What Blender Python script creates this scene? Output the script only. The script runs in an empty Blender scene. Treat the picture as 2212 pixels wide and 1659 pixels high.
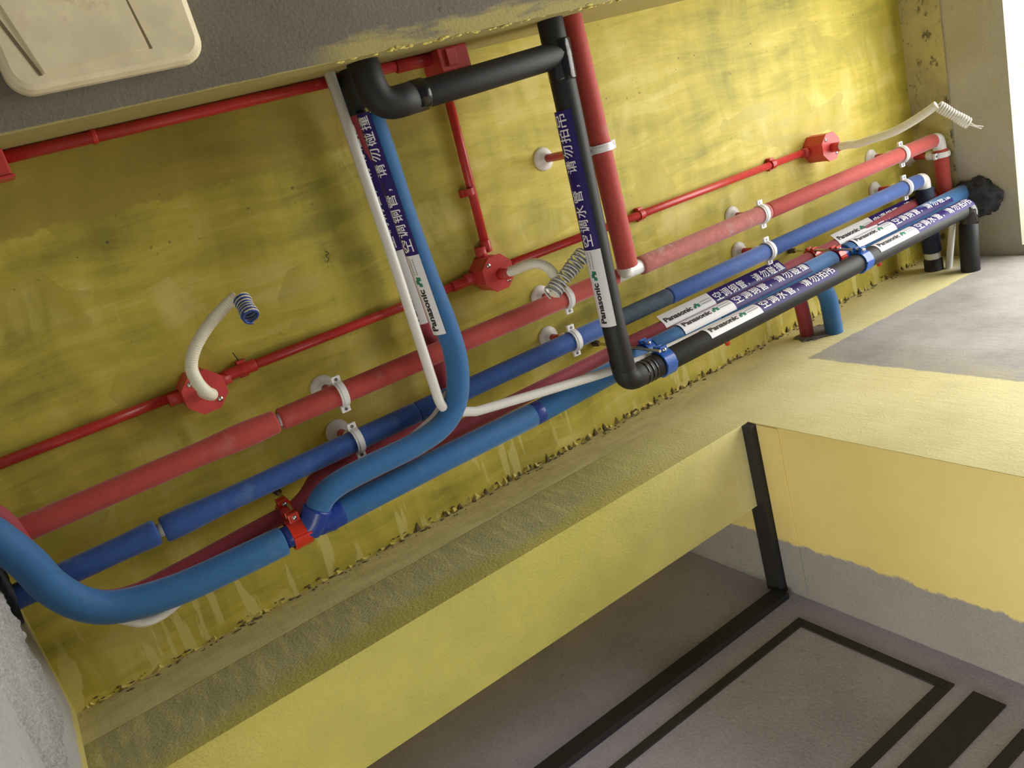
import bpy, bmesh, math, random
from mathutils import Vector, Matrix
random.seed(7)
PI = math.pi
S = bpy.context.scene
COL = S.collection

# ------------------------------------------------------------------ camera
cam_d = bpy.data.cameras.new('camera')
cam_d.sensor_fit = 'HORIZONTAL'; cam_d.sensor_width = 36.0
cam_d.lens = 36.0 * 1790.0 / 2212.0
cam_d.clip_start = 0.01
cam = bpy.data.objects.new('camera', cam_d); COL.objects.link(cam)
right = Vector((0.80227766, 0.26153151, -0.53661142))
down = Vector((-0.37824095, 0.91815373, -0.11801488))
fwd = Vector((0.46182717, 0.29764912, 0.83553616))
mw = Matrix.Identity(4)
for i in range(3):
    mw[i][0] = right[i]; mw[i][1] = -down[i]; mw[i][2] = -fwd[i]
mw.translation = Vector((0, 0, 1.2))
cam.matrix_world = mw
S.camera = cam

# ------------------------------------------------------------------ sky, exposure
SKY = 9.0
GROUND = 0.72
EXPOSURE = 0.22
w = bpy.data.worlds.new('overcast_sky'); S.world = w; w.use_nodes = True
wn = w.node_tree; bg = wn.nodes['Background']
# even overcast sky above the horizon, dull ground and buildings below it
wtc = wn.nodes.new('ShaderNodeTexCoord'); wsp = wn.nodes.new('ShaderNodeSeparateXYZ'); wmr = wn.nodes.new('ShaderNodeMapRange'); wmx = wn.nodes.new('ShaderNodeMix')
wmx.data_type = 'RGBA'; wmr.interpolation_type = 'SMOOTHSTEP'
wmr.inputs['From Min'].default_value = -0.06; wmr.inputs['From Max'].default_value = 0.10
wmx.inputs[6].default_value = (GROUND, GROUND*0.97, GROUND*0.93, 1); wmx.inputs[7].default_value = (0.97, 0.985, 1.0, 1)
wn.links.new(wtc.outputs['Generated'], wsp.inputs[0]); wn.links.new(wsp.outputs[2], wmr.inputs['Value'])
wn.links.new(wmr.outputs[0], wmx.inputs[0]); wn.links.new(wmx.outputs[2], bg.inputs[0])
bg.inputs[1].default_value = SKY
S.view_settings.view_transform = 'Standard'; S.view_settings.look = 'None'
S.view_settings.exposure = EXPOSURE; S.view_settings.gamma = 1.0
S.view_settings.use_curve_mapping = False

def portal(name, loc, rot, sx, sy):
    d = bpy.data.lights.new(name, 'AREA'); d.shape = 'RECTANGLE'; d.size = sx; d.size_y = sy
    d.cycles.is_portal = True
    o = bpy.data.objects.new(name, d); COL.objects.link(o); o.location = loc; o.rotation_euler = rot
    return o
# the window opening in the right wall, x = 2.53 .. 2.75
WY0, WY1, WZ0, WZ1 = -0.85, 0.755, 0.75, 2.503
portal('window_portal', (2.76, (WY0+WY1)/2, (WZ0+WZ1)/2), (0, PI/2, 0), WZ1-WZ0, WY1-WY0)

portal('added_opening_portal', (-0.38, 1.02, 1.06), (0, -PI/2, 0), 2.12, 0.41)  # portal for the added daylight opening at the left end of the niche

# ------------------------------------------------------------------ helpers
def thing(name, label, cat, loc=(0, 0, 0), group=None):
    o = bpy.data.objects.new(name, None); COL.objects.link(o)
    o.empty_display_size = 0.03
    o.location = loc; o['label'] = label; o['category'] = cat
    if group: o['group'] = group
    return o

def obj(name, me, mat, parent=None, smooth=False):
    """me: mesh data in world coordinates (or local to parent when parent given via rel())"""
    o = bpy.data.objects.new(name, me); COL.objects.link(o)
    mats = mat if isinstance(mat, (list, tuple)) else [mat]
    for m in mats: me.materials.append(m)
    if parent is not None:
        o.parent = parent
    if smooth:
        for p in me.polygons: p.use_smooth = True
    return o

def tag(o, label, cat, group=None):
    o['label'] = label; o['category'] = cat
    if group: o['group'] = group
    return o

def struct(o, label=None):
    o['kind'] = 'structure'
    if label: o['label'] = label
    return o

def mesh_from(verts, faces, off=(0, 0, 0)):
    me = bpy.data.meshes.new('m')
    ox, oy, oz = off
    me.from_pydata([(v[0]-ox, v[1]-oy, v[2]-oz) for v in verts], [], faces)
    me.update()
    return me

def bm_mesh(bm, off=(0, 0, 0)):
    bmesh.ops.translate(bm, verts=bm.verts, vec=(-off[0], -off[1], -off[2]))
    bmesh.ops.recalc_face_normals(bm, faces=bm.faces)
    me = bpy.data.meshes.new('m'); bm.to_mesh(me); bm.free()
    return me

def add_box(bm, x0, x1, y0, y1, z0, z1):
    r = bmesh.ops.create_cube(bm, size=1.0)
    for v in r['verts']:
        v.co = Vector(((x0+x1)/2 + v.co.x*(x1-x0), (y0+y1)/2 + v.co.y*(y1-y0), (z0+z1)/2 + v.co.z*(z1-z0)))
    return r['verts']

def box_mesh(*boxes, off=(0, 0, 0), bevel=0.0):
    bm = bmesh.new()
    for b in boxes: add_box(bm, *b)
    if bevel:
        bmesh.ops.bevel(bm, geom=bm.edges[:], offset=bevel, segments=2, affect='EDGES', profile=0.6)
    return bm_mesh(bm, off)

def fillet(pts, rad, n=8):
    pts = [Vector(p) for p in pts]
    out = [pts[0]]
    for i in range(1, len(pts)-1):
        a, b, c = pts[i-1], pts[i], pts[i+1]
        u = (a-b); v = (c-b)
        d = min(rad, u.length*0.49, v.length*0.49)
        p0 = b + u.normalized()*d; p1 = b + v.normalized()*d
        for k in range(n+1):
            t = k/n
            out.append(p0*(1-t)**2 + b*2*t*(1-t) + p1*t*t)
    out.append(pts[-1])
    return out

def spline(pts, n=8):
    pts = [Vector(p) for p in pts]
    P = [pts[0]*2-pts[1]] + pts + [pts[-1]*2-pts[-2]]
    out = []
    for i in range(1, len(P)-2):
        p0, p1, p2, p3 = P[i-1], P[i], P[i+1], P[i+2]
        for k in range(n):
            t = k/n
            out.append(0.5*((2*p1) + (p2-p0)*t + (2*p0-5*p1+4*p2-p3)*t*t + (3*p1-p0-3*p2+p3)*t**3))
    out.append(pts[-1])
    return out

def resample(path, step):
    out = [path[0]]; acc = 0.0
    for a, b in zip(path, path[1:]):
        L = (b-a).length
        if L < 1e-9: continue
        d = step - acc
        while d <= L:
            out.append(a + (b-a)*(d/L)); d += step
        acc = (acc + L) % step
    if (out[-1]-path[-1]).length > step*0.3: out.append(path[-1])
    return out

def sweep(path, r, seg=18, caps=True, lip=0.0, rfun=None, off=(0, 0, 0)):
    """tube along a path; r may vary with rfun(s) (s = arc length)"""
    path = [Vector(p) for p in path]
    cl = [path[0]]
    for p in path[1:]:
        if (p-cl[-1]).length > 1e-5: cl.append(p)
    path = cl
    n = len(path)
    tang = []
    for i in range(n):
        a = path[max(0, i-1)]; b = path[min(n-1, i+1)]
        tang.append((b-a).normalized())
    ref = Vector((0, 0, 1)) if abs(tang[0].z) < 0.9 else Vector((1, 0, 0))
    nrm = (ref - tang[0]*ref.dot(tang[0])).normalized()
    rings = []; s = 0.0
    stations = []
    for i in range(n):
        if i > 0:
            s += (path[i]-path[i-1]).length
            nrm = (nrm - tang[i]*nrm.dot(tang[i])).normalized()
        rr = rfun(s) if rfun else r
        stations.append((path[i], tang[i], nrm.copy(), rr))
    if lip > 0:
        p, t, nn, rr = stations[0]
        stations = [(p, t, nn, rr-lip), (p+t*lip*0.35, t, nn, rr-lip*0.3)] + [(p+t*lip, t, nn, rr)] + stations[1:]
        p, t, nn, rr = stations[-1]
        stations = stations[:-1] + [(p-t*lip, t, nn, rr), (p-t*lip*0.35, t, nn, rr-lip*0.3), (p, t, nn, rr-lip)]
    verts = []; faces = []
    for (p, t, nn, rr) in stations:
        bb = t.cross(nn)
        for k in range(seg):
            a = 2*PI*k/seg
            verts.append(p + nn*(rr*math.cos(a)) + bb*(rr*math.sin(a)))
    m = len(stations)
    for i in range(m-1):
        for k in range(seg):
            k2 = (k+1) % seg
            faces.append((i*seg+k, i*seg+k2, (i+1)*seg+k2, (i+1)*seg+k))
    if caps:
        faces.append(tuple(reversed(range(seg))))
        faces.append(tuple((m-1)*seg+k for k in range(seg)))
    return mesh_from(verts, faces, off)

def tube(name, path, r, mat, parent=None, **kw):
    off = Vector((0, 0, 0)); q = parent
    while q is not None: off = off + q.location; q = q.parent
    me = sweep(path, r, off=tuple(off), **kw)
    o = obj(name, me, mat, parent)
    for p in me.polygons: p.use_smooth = len(p.vertices) == 4
    return o

def lathe(profile, seg=20, axis='Z'):
    """profile: list of (radius, height); solid of revolution about local axis"""
    verts = []; faces = []
    for (r, h) in profile:
        for k in range(seg):
            a = 2*PI*k/seg
            if axis == 'Z': verts.append((r*math.cos(a), r*math.sin(a), h))
            elif axis == 'X': verts.append((h, r*math.cos(a), r*math.sin(a)))
            else: verts.append((r*math.sin(a), h, r*math.cos(a)))
    m = len(profile)
    for i in range(m-1):
        for k in range(seg):
            k2 = (k+1) % seg
            faces.append((i*seg+k, i*seg+k2, (i+1)*seg+k2, (i+1)*seg+k))
    faces.append(tuple(reversed(range(seg)))); faces.append(tuple((m-1)*seg+k for k in range(seg)))
    return verts, faces

def band(r0, r1, width, a0, a1, seg=18, axis='X'):
    """part of a ring (strap) about an axis: angle 0 = -Y (or -X), 90 = -Z"""
    verts = []; faces = []
    for i in range(seg+1):
        a = math.radians(a0 + (a1-a0)*i/seg)
        for rr in (r0, r1):
            for wv in (-width/2, width/2):
                u = -rr*math.cos(a); v = -rr*math.sin(a)
                verts.append((wv, u, v) if axis == 'X' else (u, wv, v))
    for i in range(seg):
        b = i*4; c = b+4
        faces += [(b, b+1, c+1, c), (b+2, c+2, c+3, b+3), (b, c, c+2, b+2), (b+1, b+3, c+3, c+1)]
    faces += [(0, 2, 3, 1), (seg*4, seg*4+1, seg*4+3, seg*4+2)]
    return verts, faces

# ------------------------------------------------------------------ materials
def new_mat(name):
    m = bpy.data.materials.new(name); m.use_nodes = True
    nt = m.node_tree
    return m, nt, nt.nodes['Principled BSDF']

def N(nt, typ, **kw):
    n = nt.nodes.new(typ)
    for k, v in kw.items():
        if k in ('inputs',):
            for kk, vv in v.items(): n.inputs[kk].default_value = vv
        else: setattr(n, k, v)
    return n

def coords(nt, scale=(1, 1, 1), rot=(0, 0, 0), loc=(0, 0, 0)):
    tc = N(nt, 'ShaderNodeTexCoord')
    mp = N(nt, 'ShaderNodeMapping')
    mp.inputs['Scale'].default_value = scale; mp.inputs['Rotation'].default_value = rot; mp.inputs['Location'].default_value = loc
    nt.links.new(tc.outputs['Object'], mp.inputs['Vector'])
    return mp.outputs[0]

def noise(nt, vec, scale, detail=4, rough=0.55, dist=0.0):
    n = N(nt, 'ShaderNodeTexNoise')
    n.inputs['Scale'].default_value = scale; n.inputs['Detail'].default_value = detail
    n.inputs['Roughness'].default_value = rough; n.inputs['Distortion'].default_value = dist
    nt.links.new(vec, n.inputs['Vector'])
    return n.outputs['Fac']

def ramp(nt, fac, stops):
    r = N(nt, 'ShaderNodeValToRGB')
    e = r.color_ramp.elements
    while len(e) > len(stops): e.remove(e[-1])
    while len(e) < len(stops): e.new(0.5)
    for el, (p, c) in zip(e, stops):
        el.position = p; el.color = (c[0], c[1], c[2], 1) if not isinstance(c, (int, float)) else (c, c, c, 1)
    nt.links.new(fac, r.inputs[0])
    return r.outputs[0]

def mix(nt, fac, a, b, mode='MIX'):
    m = N(nt, 'ShaderNodeMix', data_type='RGBA', blend_type=mode)
    for idx, v in ((0, fac), (6, a), (7, b)):
        if isinstance(v, (int, float)): m.inputs[idx].default_value = v
        elif isinstance(v, tuple): m.inputs[idx].default_value = (v[0], v[1], v[2], 1)
        else: nt.links.new(v, m.inputs[idx])
    return m.outputs[2]

def math_n(nt, op, a, b=0.0, c=0.0):
    m = N(nt, 'ShaderNodeMath', operation=op)
    for idx, v in ((0, a), (1, b), (2, c)):
        if isinstance(v, (int, float)): m.inputs[idx].default_value = v
        else: nt.links.new(v, m.inputs[idx])
    return m.outputs[0]

def step_mask(nt, val, lo, hi):
    m = N(nt, 'ShaderNodeMapRange'); m.interpolation_type = 'SMOOTHSTEP'
    m.inputs['From Min'].default_value = lo; m.inputs['From Max'].default_value = hi
    nt.links.new(val, m.inputs['Value'])
    return m.outputs[0]

def sep(nt):
    tc = N(nt, 'ShaderNodeTexCoord'); s = N(nt, 'ShaderNodeSeparateXYZ')
    nt.links.new(tc.outputs['Object'], s.inputs[0])
    return s.outputs[0], s.outputs[1], s.outputs[2]

def bump(nt, bsdf, height, strength, dist=0.002, chain=None):
    b = N(nt, 'ShaderNodeBump'); b.inputs['Strength'].default_value = strength; b.inputs['Distance'].default_value = dist
    nt.links.new(height, b.inputs['Height'])
    if chain is not None: nt.links.new(chain, b.inputs['Normal'])
    nt.links.new(b.outputs[0], bsdf.inputs['Normal'])
    return b.outputs[0]

def setc(nt, bsdf, col): nt.links.new(col, bsdf.inputs['Base Color'])

def simple(name, col, rough=0.5, metal=0.0, var=0.0, bumps=0.0, bscale=300, vscale=40, coat=0.0, dust=None):
    m, nt, b = new_mat(name)
    b.inputs['Roughness'].default_value = rough; b.inputs['Metallic'].default_value = metal
    if coat: b.inputs['Coat Weight'].default_value = coat
    v = coords(nt)
    if var:
        f = noise(nt, v, vscale, 5, 0.6)
        lo = tuple(c*(1-var) for c in col); hi = tuple(min(1, c*(1+var)) for c in col)
        c = ramp(nt, f, [(0.3, lo), (0.7, hi)])
        if dust:
            d = noise(nt, v, 14, 6, 0.7)
            c = mix(nt, math_n(nt, 'MULTIPLY', step_mask(nt, d, 0.56, 0.74), dust[1]), c, dust[0])
        setc(nt, b, c)
    else:
        b.inputs['Base Color'].default_value = (*col, 1)
    if bumps:
        bump(nt, b, noise(nt, v, bscale, 3, 0.6), bumps, 0.001)
    return m

# yellow waterproof coat on the ceiling
def mat_ceiling():
    m, nt, b = new_mat('yellow_coating_ceiling')
    x, y, z = sep(nt)
    def warped(scale, rot, loc=(0, 0, 0), amt=0.10):
        base = coords(nt)
        wn_ = N(nt, 'ShaderNodeTexNoise'); wn_.inputs['Scale'].default_value = 3.2; wn_.inputs['Detail'].default_value = 2
        nt.links.new(base, wn_.inputs['Vector'])
        sb = N(nt, 'ShaderNodeVectorMath', operation='SUBTRACT'); sb.inputs[1].default_value = (0.5, 0.5, 0.5); nt.links.new(wn_.outputs['Color'], sb.inputs[0])
        sc_ = N(nt, 'ShaderNodeVectorMath', operation='SCALE'); sc_.inputs['Scale'].default_value = amt; nt.links.new(sb.outputs[0], sc_.inputs[0])
        ad = N(nt, 'ShaderNodeVectorMath', operation='ADD'); nt.links.new(base, ad.inputs[0]); nt.links.new(sc_.outputs[0], ad.inputs[1])
        mp = N(nt, 'ShaderNodeMapping'); mp.inputs['Scale'].default_value = scale; mp.inputs['Rotation'].default_value = (0, 0, math.radians(rot)); mp.inputs['Location'].default_value = loc
        nt.links.new(ad.outputs[0], mp.inputs['Vector'])
        return mp.outputs[0]
    st1 = noise(nt, warped((2.0, 13, 1), -20, amt=0.07), 1.7, 7, 0.62, 0.35)
    st2 = noise(nt, warped((9, 2.4, 1), 20, (3, 5, 0), 0.08), 1.6, 6, 0.6, 0.3)
    big = noise(nt, coords(nt), 2.6, 4, 0.55)
    fine = noise(nt, warped((5, 48, 1), -24, amt=0.05), 4, 4, 0.6)
    f = math_n(nt, 'ADD', math_n(nt, 'MULTIPLY', st1, 0.36), math_n(nt, 'MULTIPLY', st2, 0.26))
    f = math_n(nt, 'ADD', f, math_n(nt, 'MULTIPLY', big, 0.32))
    f = math_n(nt, 'ADD', f, math_n(nt, 'MULTIPLY', fine, 0.08))
    col = ramp(nt, f, [(0.39, (0.29, 0.255, 0.030)), (0.46, (0.43, 0.375, 0.045)), (0.53, (0.58, 0.480, 0.065)), (0.61, (0.70, 0.61, 0.17))])
    # trowel patches: pale rectangular swipes
    vo = N(nt, 'ShaderNodeTexVoronoi', feature='F1', distance='CHEBYCHEV'); vo.inputs['Scale'].default_value = 5.5
    vo.inputs['Randomness'].default_value = 1.0
    nt.links.new(coords(nt, (1, 1.6, 1), (0, 0, math.radians(18))), vo.inputs['Vector'])
    sx = N(nt, 'ShaderNodeSeparateColor'); nt.links.new(vo.outputs['Color'], sx.inputs[0])
    sel = math_n(nt, 'MULTIPLY', step_mask(nt, sx.outputs[0], 0.72, 0.74), step_mask(nt, math_n(nt, 'SUBTRACT', 0.62, vo.outputs['Distance']), 0.2, 0.32))
    sel = math_n(nt, 'MULTIPLY', sel, step_mask(nt, st2, 0.4, 0.62))
    col = mix(nt, math_n(nt, 'MULTIPLY', sel, 0.55), col, (0.70, 0.61, 0.20))
    sel2 = math_n(nt, 'MULTIPLY', step_mask(nt, sx.outputs[1], 0.78, 0.8), step_mask(nt, st1, 0.42, 0.6))
    col = mix(nt, math_n(nt, 'MULTIPLY', sel2, 0.35), col, (0.30, 0.25, 0.03))
    sw = noise(nt, coords(nt, (16, 2.2, 1), (0, 0, math.radians(-14)), (9, 1, 0)), 2.4, 3, 0.45, 0.2)
    jn = math_n(nt, 'MULTIPLY', step_mask(nt, sw, 0.56, 0.60), step_mask(nt, math_n(nt, 'ADD', y, math_n(nt, 'MULTIPLY', st2, 0.12)), 0.66, 0.76))
    col = mix(nt, math_n(nt, 'MULTIPLY', jn, 0.6), col, (0.74, 0.66, 0.24))
    # older, darker coat beside the beam, its edge ragged
    ed = math_n(nt, 'ADD', y, math_n(nt, 'MULTIPLY', math_n(nt, 'SUBTRACT', noise(nt, coords(nt), 22, 5, 0.65), 0.5), 0.05))
    old = math_n(nt, 'MULTIPLY', math_n(nt, 'SUBTRACT', 1.0, step_mask(nt, ed, -0.030, -0.022)), math_n(nt, 'SUBTRACT', 1.0, step_mask(nt, x, 0.85, 1.15)))
    col = mix(nt, math_n(nt, 'MULTIPLY', old, 0.6), col, (0.36, 0.27, 0.045))
    # specks and pits
    sp = noise(nt, coords(nt), 75, 2, 0.5)
    near = math_n(nt, 'MULTIPLY', step_mask(nt, y, -0.04, -0.02), math_n(nt, 'SUBTRACT', 1.0, step_mask(nt, y, 0.02, 0.08)))
    pits = math_n(nt, 'MULTIPLY', step_mask(nt, sp, 0.70, 0.73), math_n(nt, 'ADD', 0.25, math_n(nt, 'MULTIPLY', near, 0.6)))
    col = mix(nt, pits, col, (0.10, 0.085, 0.03))
    setc(nt, b, col)
    b.inputs['Roughness'].default_value = 0.62
    b1 = bump(nt, b, st1, 0.16, 0.004)
    b2 = bump(nt, b, fine, 0.25, 0.0015, b1)
    return m

# yellow coat on the wall under the ceiling, bands by height, bare patch far right
def mat_wall_front():
    m, nt, b = new_mat('yellow_coating_wall')
    x, y, z = sep(nt)
    v = coords(nt)
    n1 = noise(nt, v, 7, 6, 0.6); n2 = noise(nt, v, 2.2, 4, 0.5)
    brush = noise(nt, coords(nt, (26, 1, 5), (0, math.radians(25), 0)), 2.2, 5, 0.6, 0.3)
    rough = noise(nt, coords(nt, (0.7, 1, 1)), 210, 4, 0.6)
    base = ramp(nt, math_n(nt, 'ADD', math_n(nt, 'MULTIPLY', n1, 0.5), math_n(nt, 'MULTIPLY', n2, 0.5)), [(0.36, (0.70, 0.63, 0.30)), (0.52, (0.80, 0.73, 0.36)), (0.66, (0.85, 0.79, 0.45))])
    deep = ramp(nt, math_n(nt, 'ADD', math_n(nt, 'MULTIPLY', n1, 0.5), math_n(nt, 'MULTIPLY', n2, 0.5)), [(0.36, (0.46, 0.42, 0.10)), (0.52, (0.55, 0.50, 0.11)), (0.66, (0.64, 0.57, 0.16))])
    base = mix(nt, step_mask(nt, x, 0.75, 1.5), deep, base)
    # smoothed strip under the ceiling: thin pale skim
    zz = math_n(nt, 'ADD', z, math_n(nt, 'MULTIPLY', math_n(nt, 'SUBTRACT', n1, 0.5), 0.012))
    strip = step_mask(nt, zz, 2.676, 2.682)
    skim = ramp(nt, noise(nt, coords(nt, (3, 1, 9)), 4, 5, 0.6), [(0.35, (0.58, 0.52, 0.27)), (0.6, (0.74, 0.67, 0.36))])
    left = math_n(nt, 'SUBTRACT', 1.0, step_mask(nt, x, 1.0, 1.7))
    col = mix(nt, math_n(nt, 'MULTIPLY', strip, math_n(nt, 'ADD', 0.25, math_n(nt, 'MULTIPLY', left, 0.6))), base, skim)
    # bare grey cement with thin brushed coat, under the strip on the left
    edge = math_n(nt, 'ADD', z, math_n(nt, 'MULTIPLY', math_n(nt, 'SUBTRACT', n2, 0.5), 0.20))
    thin = math_n(nt, 'MULTIPLY', step_mask(nt, edge, 2.50, 2.56), math_n(nt, 'SUBTRACT', 1.0, strip))
    thin = math_n(nt, 'MULTIPLY', thin, math_n(nt, 'SUBTRACT', 1.0, step_mask(nt, x, 0.7, 1.25)))
    grey = ramp(nt, brush, [(0.38, (0.40, 0.38, 0.20)), (0.55, (0.52, 0.48, 0.23)), (0.68, (0.66, 0.60, 0.28))])
    col = mix(nt, math_n(nt, 'MULTIPLY', thin, 0.85), col, grey)
    # uncoated cement patch: x > 1.647, below a line that falls gently
    pn = math_n(nt, 'MULTIPLY', math_n(nt, 'SUBTRACT', noise(nt, v, 30, 4, 0.6), 0.5), 0.02)
    top = math_n(nt, 'ADD', math_n(nt, 'SUBTRACT', z, math_n(nt, 'MULTIPLY', math_n(nt, 'SUBTRACT', 1.647, x), 0.066)), pn)
    pm = math_n(nt, 'MULTIPLY', step_mask(nt, math_n(nt, 'ADD', x, pn), 1.644, 1.652), math_n(nt, 'SUBTRACT', 1.0, step_mask(nt, top, 2.602, 2.612)))
    pm2 = math_n(nt, 'MULTIPLY', step_mask(nt, x, 2.34, 2.40), math_n(nt, 'SUBTRACT', 1.0, step_mask(nt, z, 2.60, 2.68)))
    pm = math_n(nt, 'MAXIMUM', pm, pm2)
    cem = ramp(nt, n1, [(0.3, (0.30, 0.28, 0.25)), (0.55, (0.42, 0.395, 0.37)), (0.72, (0.50, 0.475, 0.45))])
    haze = math_n(nt, 'MULTIPLY', math_n(nt, 'SUBTRACT', 1.0, step_mask(nt, math_n(nt, 'ADD', x, math_n(nt, 'MULTIPLY', n1, 0.2)), 1.70, 1.95)), step_mask(nt, n1, 0.4, 0.6))
    cem = mix(nt, math_n(nt, 'MULTIPLY', haze, 0.6), cem, (0.40, 0.36, 0.13))
    col = mix(nt, pm, col, cem)
    # dirt specks near the ceiling joint
    sp = math_n(nt, 'MULTIPLY', step_mask(nt, noise(nt, coords(nt, (1, 1, 2)), 60, 3, 0.6), 0.62, 0.68), step_mask(nt, z, 2.725, 2.79))
    col = mix(nt, math_n(nt, 'MULTIPLY', sp, 0.75), col, (0.12, 0.10, 0.05))
    setc(nt, b, col)
    b.inputs['Roughness'].default_value = 0.75
    h = math_n(nt, 'MULTIPLY', rough, math_n(nt, 'SUBTRACT', 1.0, math_n(nt, 'MULTIPLY', strip, 0.8)))
    h = math_n(nt, 'MULTIPLY', h, math_n(nt, 'SUBTRACT', 1.0, math_n(nt, 'MULTIPLY', step_mask(nt, x, 0.8, 1.3), 0.72)))
    b1 = bump(nt, b, h, 0.85, 0.0045)
    bump(nt, b, brush, 0.3, 0.003, b1)
    return m

def mat_cement(name, lo, hi, rough_bump=0.4, bscale=120, yellow=None, grain=0.22):
    m, nt, b = new_mat(name)
    v = coords(nt)
    f = math_n(nt, 'ADD', math_n(nt, 'MULTIPLY', noise(nt, v, 5, 6, 0.6), 0.6), math_n(nt, 'MULTIPLY', noise(nt, v, 1.7, 3, 0.5), 0.4))
    col = ramp(nt, f, [(0.36, lo), (0.64, hi)])
    sp = noise(nt, v, 55, 2, 0.5)
    col = mix(nt, math_n(nt, 'MULTIPLY', step_mask(nt, sp, 0.71, 0.75), 0.5), col, tuple(c*0.35 for c in lo))
    gr = noise(nt, v, 240, 3, 0.6)
    col = mix(nt, grain, col, ramp(nt, gr, [(0.34, tuple(c*0.62 for c in lo)), (0.66, tuple(min(1, c*1.25) for c in hi))]))
    if yellow: col = yellow(nt, col, v)
    setc(nt, b, col); b.inputs['Roughness'].default_value = 0.85
    bump(nt, b, noise(nt, v, bscale, 4, 0.65), rough_bump, 0.003)
    return m

def beam_yellow(nt, col, v):
    x, y, z = sep(nt)
    n = noise(nt, coords(nt, (3, 14, 1), (0, 0, math.radians(-10))), 3, 5, 0.6)
    e = math_n(nt, 'ADD', y, math_n(nt, 'MULTIPLY', math_n(nt, 'SUBTRACT', n, 0.5), 0.10))
    k = math_n(nt, 'MULTIPLY', step_mask(nt, e, -0.185, -0.160), step_mask(nt, x, 0.5, 0.62))
    k = math_n(nt, 'MAXIMUM', k, step_mask(nt, math_n(nt, 'ADD', y, math_n(nt, 'MULTIPLY', math_n(nt, 'SUBTRACT', n, 0.5), 0.01)), -0.1535, -0.151))
    return mix(nt, math_n(nt, 'MULTIPLY', k, 0.75), col, (0.50, 0.43, 0.13))

def left_yellow(nt, col, v):
    x, y, z = sep(nt)
    n = noise(nt, v, 25, 4, 0.6)
    e = math_n(nt, 'ADD', z, math_n(nt, 'MULTIPLY', math_n(nt, 'SUBTRACT', n, 0.5), 0.02))
    k = step_mask(nt, e, 2.765, 2.775)
    k2 = step_mask(nt, math_n(nt, 'ADD', y, math_n(nt, 'MULTIPLY', math_n(nt, 'SUBTRACT', n, 0.5), 0.02)), 0.745, 0.755)
    return mix(nt, math_n(nt, 'MAXIMUM', k, k2), col, (0.52, 0.45, 0.14))

def right_yellow(nt, col, v):
    x, y, z = sep(nt)
    n = noise(nt, v, 9, 5, 0.6)
    k = step_mask(nt, z, 2.6735, 2.6765)
    up = ramp(nt, n, [(0.35, (0.36, 0.32, 0.16)), (0.6, (0.52, 0.46, 0.20))])
    mold = math_n(nt, 'MULTIPLY', step_mask(nt, noise(nt, coords(nt, (1, 1.4, 2.2)), 16, 6, 0.75), 0.55, 0.62), step_mask(nt, noise(nt, v, 5, 2, 0.5), 0.36, 0.5))
    up = mix(nt, math_n(nt, 'MULTIPLY', mold, 0.85), up, (0.07, 0.065, 0.04))
    col = mix(nt, math_n(nt, 'MULTIPLY', step_mask(nt, n, 0.4, 0.65), 0.35), col, (0.42, 0.37, 0.17))
    return mix(nt, k, col, up)

def jamb_yellow(nt, col, v):
    x, y, z = sep(nt)
    n = noise(nt, v, 24, 4, 0.65)
    e = math_n(nt, 'ADD', y, math_n(nt, 'MULTIPLY', math_n(nt, 'SUBTRACT', n, 0.5), 0.035))
    k = math_n(nt, 'SUBTRACT', 1.0, step_mask(nt, e, 1.084, 1.092))
    n3 = noise(nt, v, 3, 4, 0.5)
    return mix(nt, k, col, ramp(nt, n3, [(0.35, (0.78, 0.62, 0.20)), (0.65, (0.86, 0.70, 0.26))]))

M = {}
M['ceiling'] = mat_ceiling()
M['front'] = mat_wall_front()
M['beam'] = mat_cement('beam_cement', (0.155, 0.138, 0.108), (0.225, 0.203, 0.165), 0.5, 140, beam_yellow)
M['left'] = mat_cement('left_cement', (0.33, 0.32, 0.31), (0.46, 0.45, 0.44), 0.6, 110, left_yellow, 0.25)
M['right'] = mat_cement('right_cement', (0.40, 0.385, 0.30), (0.52, 0.50, 0.40), 0.3, 120, right_yellow)
M['jamb'] = mat_cement('jamb_cement', (0.30, 0.28, 0.25), (0.38, 0.36, 0.33), 0.3, 120, jamb_yellow)
M['niche'] = mat_cement('niche_cement', (0.34, 0.315, 0.39), (0.49, 0.455, 0.54), 0.3, 120)
M['floor'] = mat_cement('floor_cement', (0.060, 0.057, 0.054), (0.095, 0.09, 0.085), 0.4, 60)
M['plain'] = mat_cement('plain_plaster', (0.09, 0.085, 0.08), (0.14, 0.135, 0.125), 0.3, 100)
M['rubble'] = mat_cement('broken_concrete', (0.16, 0.155, 0.15), (0.50, 0.49, 0.48), 1.0, 200, None, 0.35)
M['mortar'] = mat_cement('hole_mortar', (0.13, 0.12, 0.115), (0.30, 0.275, 0.27), 0.9, 160)
M['crust'] = simple('yellow_crust', (0.62, 0.52, 0.12), 0.6, var=0.25, vscale=60, bumps=0.5, bscale=200)
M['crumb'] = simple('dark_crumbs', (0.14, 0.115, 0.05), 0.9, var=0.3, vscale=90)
DUST = ((0.45, 0.30, 0.28), 0.22)
M['red_foam'] = simple('red_foam', (0.44, 0.052, 0.040), 0.72, var=0.10, vscale=120, bumps=0.35, bscale=700, dust=DUST)
M['red_foam_dusty'] = simple('red_foam_dusty', (0.43, 0.13, 0.115), 0.8, var=0.18, vscale=60, bumps=0.35, bscale=600, dust=((0.50, 0.42, 0.40), 0.8))
M['blue_foam'] = simple('royal_blue_foam', (0.018, 0.075, 0.29), 0.72, var=0.12, vscale=120, bumps=0.35, bscale=700, dust=((0.16, 0.26, 0.44), 0.30))
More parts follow.
